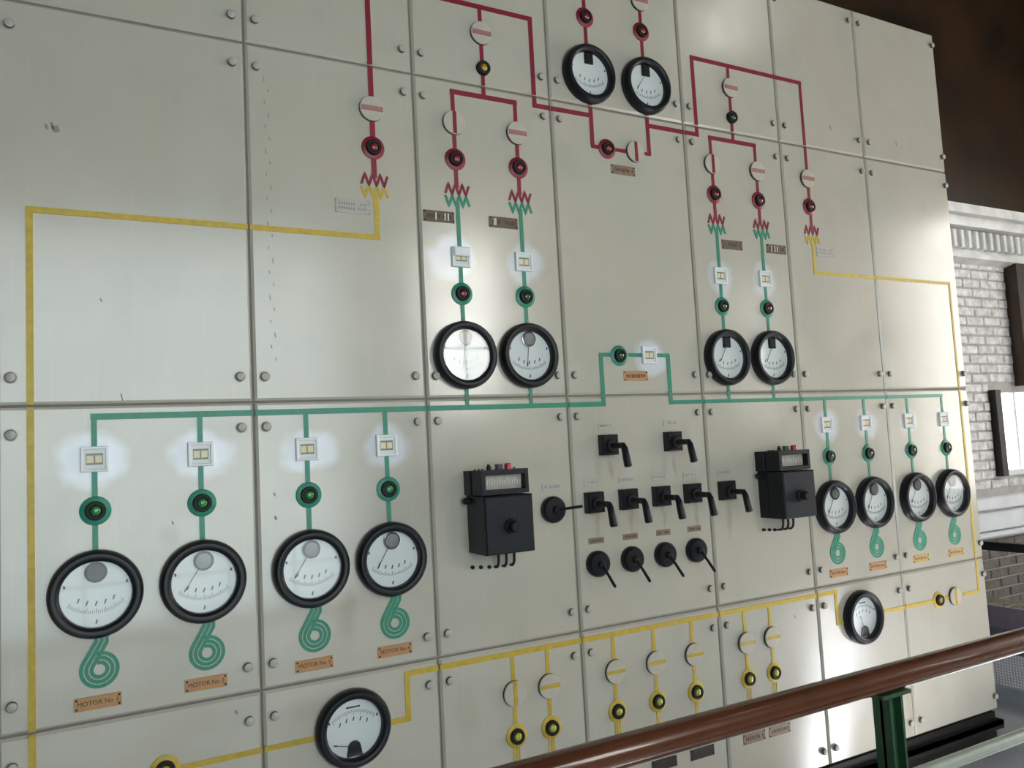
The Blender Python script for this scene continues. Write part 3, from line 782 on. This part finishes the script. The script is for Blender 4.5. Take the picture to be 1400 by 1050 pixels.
# round switches with thin levers
body_me = MB().lathe([(.0465, 0), (.0475, -.012), (.046, -.022), (.040, -.028), (.012, -.030)], 36).mesh('body', True)
cap_me = MB().lathe([(.014, -.029), (.013, -.040), (.008, -.044)], 18).mesh('cap', True)
def lever_mesh(dx, dz): return MB().tube([(0, -.036, 0), (dx*.35, -.060, dz*.35), (dx*.93, -.098, dz*.93), (dx, -.102, dz)], [.005, .005, .0058, .004], 10).mesh('lever', True)
lv_d, lv_r = lever_mesh(.006, -.074), lever_mesh(.066, .010)
def rsw(x, z, label, lv):
    t = thing('rotary_switch', label, 'switch', (x, 0, z), 'black round lever switches')
    inst('body', body_me, M['bakelite'], t); inst('cap', cap_me, M['matte_black'], t); inst('lever', lv, M['matte_black'], t)
for k, x in enumerate(RSX): rsw(x, -.434, 'black round switch with a thin lever pointing down, %s of the lower row' % ORD[k], lv_d)
rsw(1.497, -.224, 'black round switch with lever pointing right, beside the left relay box', lv_r)

# ------------------------------------------------------------------ relay boxes
def relay(x0, label, bright):
    t = thing('relay_box', label, 'relay', (x0, 0, -.34), 'black relay boxes')
    def P(mb, name, m, par=None, smooth=False): return mb.build(name, M[m], par or t, smooth)
    P(MB().cbox(-.004, .172, .192, .272, 0, -.050, .003), 'top_housing', 'slate_black')
    P(MB().cbox(.004, .178, .000, .190, 0, -.055, .003), 'back_housing', 'slate_black')
    P(MB().cbox(.0, .180, .000, .188, -.060, -.142, .005), 'front_cover', 'slate_black')
    h = MB()
    # display head: frame round a recessed window
    h.box(.000, .174, -.055, -.130, .192, .206).box(.000, .174, -.055, -.130, .256, .272).box(.000, .014, -.055, -.130, .206, .256).box(.162, .174, -.055, -.130, .206, .256).box(.014, .162, -.055, -.100, .206, .256)
    hd = P(h, 'display_head', 'slate_black')
    s = P(MB().box(.016, .160, -.100, -.104, .208, .254), 'scale_strip', 'scale_strip', hd)
    tk = MB(); rnd = random.Random(3)
    for k in range(15): tk.ribbon([(.022+k*.0094, .222), (.0235+k*.0094, .238+.006*(k % 3 == 0))], .0022, -.1035, -.1048)
    P(tk, 'scale_marks', 'paper_white' if bright else 'white_grey', hd)
    P(MB().add([(.014, -.124, .206), (.162, -.124, .206), (.162, -.124, .256), (.014, -.124, .256)], [(0, 1, 2, 3)]), 'glass', 'glass', hd)
    kb = P(MB().lathe([(.024, -.141), (.024, -.150), (.0195, -.153), (.0175, -.178), (.015, -.181)], 26, .092, .088), 'knob', 'matte_black', None, True)
    ar = MB()
    for k in range(11):
        a = math.radians(20+14*k); ar.ribbon([(.092+.034*math.cos(a), .088+.034*math.sin(a)), (.092+.042*math.cos(a), .088+.042*math.sin(a))], .0022, -.1415, -.1432)
    P(ar, 'knob_scale', 'ink', kb)
    P(MB().tube([(.088, -.085, .268), (.088, -.085, .290)], .013, 14), 'cap', 'grey_cap'); P(MB().tube([(.050, -.085, .268), (.050, -.085, .284)], .008, 12).tube([(.050, -.085, .284), (.050, -.085, .291)], .005, 10), 'terminal_screw', 'matte_black')
    P(MB().tube([(.112, -.105, .268), (.112, -.105, .288), (.112, -.105, .292)], [.0125, .0125, .009], 16), 'red_button', 'red_btn', None, True)
    for sx in (.006, .020, .034, .155): P(MB().tube([(sx, -.07, .270), (sx, -.07, .277)], .0035, 8), 'screw', 'matte_black')
    P(MB().tube([(.005, -.022, .172), (-.016, -.022, .172), (-.020, -.022, .172)], [.011, .011, .007], 14), 'side_lug', 'matte_black', None, True)
    for k in range(3): P(MB().lathe([(.006, 0), (.0065, -.008), (.004, -.014)], 12, .012+.031*k, -.050-.003*k), 'terminal_stud', 'matte_black', None, True)
    for k in range(3):
        xx = .098+.030*k
        P(MB().tube([(xx, 0, -.058), (xx, -.016, -.057), (xx, -.026, -.048), (xx, -.030, -.034), (xx, -.031, .004)], .0048, 9), 'terminal_hook', 'matte_black', None, True)
relay(1.162, 'black relay box with a bright scale window and red button, left of the switches', True)
relay(2.497, 'black relay box with a dim scale window, overlapping the right-hand meters', False)

# ------------------------------------------------------------------ railing in front of the board
rail = thing('railing', 'varnished mahogany handrail on green iron posts in front of the board', 'railing', (1.845, -1.05, FZ))
def rp(mb, name, m, smooth=False):
    o = mb.build(name, M[m], rail, smooth); o.location = (-1.845, 1.05, -FZ); return o
def rail_profile():
    c = -.6425; pts = []
    for k in range(15):                                  # rounded top
        a = math.radians(-8+196*k/14); pts.append((-1.05+.0345*math.cos(a), c-.003+.0355*math.sin(a)))
    pts += [(-1.0805, c-.0105), (-1.0775, c-.0135), (-1.0800, c-.0165)]      # bead line
    for k in range(9):                                   # lower moulding
        a = math.radians(190+160*k/8); pts.append((-1.05+.0305*math.cos(a), c-.014+.0185*math.sin(a)))
    pts += [(-1.0200, c-.0165), (-1.0225, c-.0135), (-1.0195, c-.0105)]
    return pts
rp(extrude_x(rail_profile(), -1.2, 4.2), 'handrail', 'wood', True)
rp(MB().tube([(-1.2, -1.05, -.906), (4.2, -1.05, -.906)], .0175, 18), 'lower_rail', 'pale_pipe', True)
rp(MB().tube([(-1.2, -1.05, -1.24), (4.2, -1.05, -1.24)], .0175, 18), 'lower_rail', 'pale_pipe', True)
for x in (.35, 1.845, 3.34):
    rp(MB().box(x-.026, x+.026, -1.054, -1.046, FZ+.01, -.676).box(x-.026, x-.018, -1.076, -1.024, FZ+.01, -.676).box(x+.018, x+.026, -1.076, -1.024, FZ+.01, -.676), 'post', 'green_iron')
    rp(MB().box(x-.055, x+.055, -1.080, -1.020, -.684, -.674), 'bracket_plate', 'green_iron')
    rp(MB().box(x-.07, x+.07, -1.11, -.99, FZ, FZ+.012), 'foot_plate', 'green_iron')

# ------------------------------------------------------------------ guard fence beyond the right end of the board
XG = 4.622
gf = thing('guard_fence', 'low guard fence with black top bar, cream rail and wire mesh beyond the board', 'fence', (XG, .5, FZ))
def gp(mb, name, m, smooth=False):
    o = mb.build(name, M[m], gf, smooth); o.location = (-XG, -.5, -FZ); return o
gp(MB().box(XG-.02, XG+.03, -.6, 1.35, -.725, -.678), 'top_bar', 'iron')
gp(MB().tube([(XG, -.6, -1.006), (XG, 1.35, -1.006)], .013, 12), 'middle_rail', 'cream_rail', True)
gp(MB().box(XG-.008, XG+.012, -.6, 1.35, -1.16, -1.04), 'upper_plate', 'purple_steel')
gp(MB().box(XG-.006, XG+.010, -.6, 1.35, -1.30, -1.16), 'lower_plate', 'blue_steel')
gp(MB().box(XG-.012, XG+.012, -.6, 1.35, FZ, -1.485), 'toe_board', 'toe')
for y in (-.58, 1.33): gp(MB().box(XG-.018, XG+.018, y-.018, y+.018, FZ, -.70), 'fence_post', 'iron')
ms = MB()
k = -.6
while k < 1.35:
    ms.box(XG-.0015, XG+.0015, k, k+.003, -1.485, -1.30); k += .016
z = -1.485
while z < -1.30:
    ms.box(XG-.0012, XG+.0018, -.6, 1.35, z, z+.003); z += .016
o = gp(ms, 'wire_mesh', 'mesh'); o['kind'] = 'stuff'
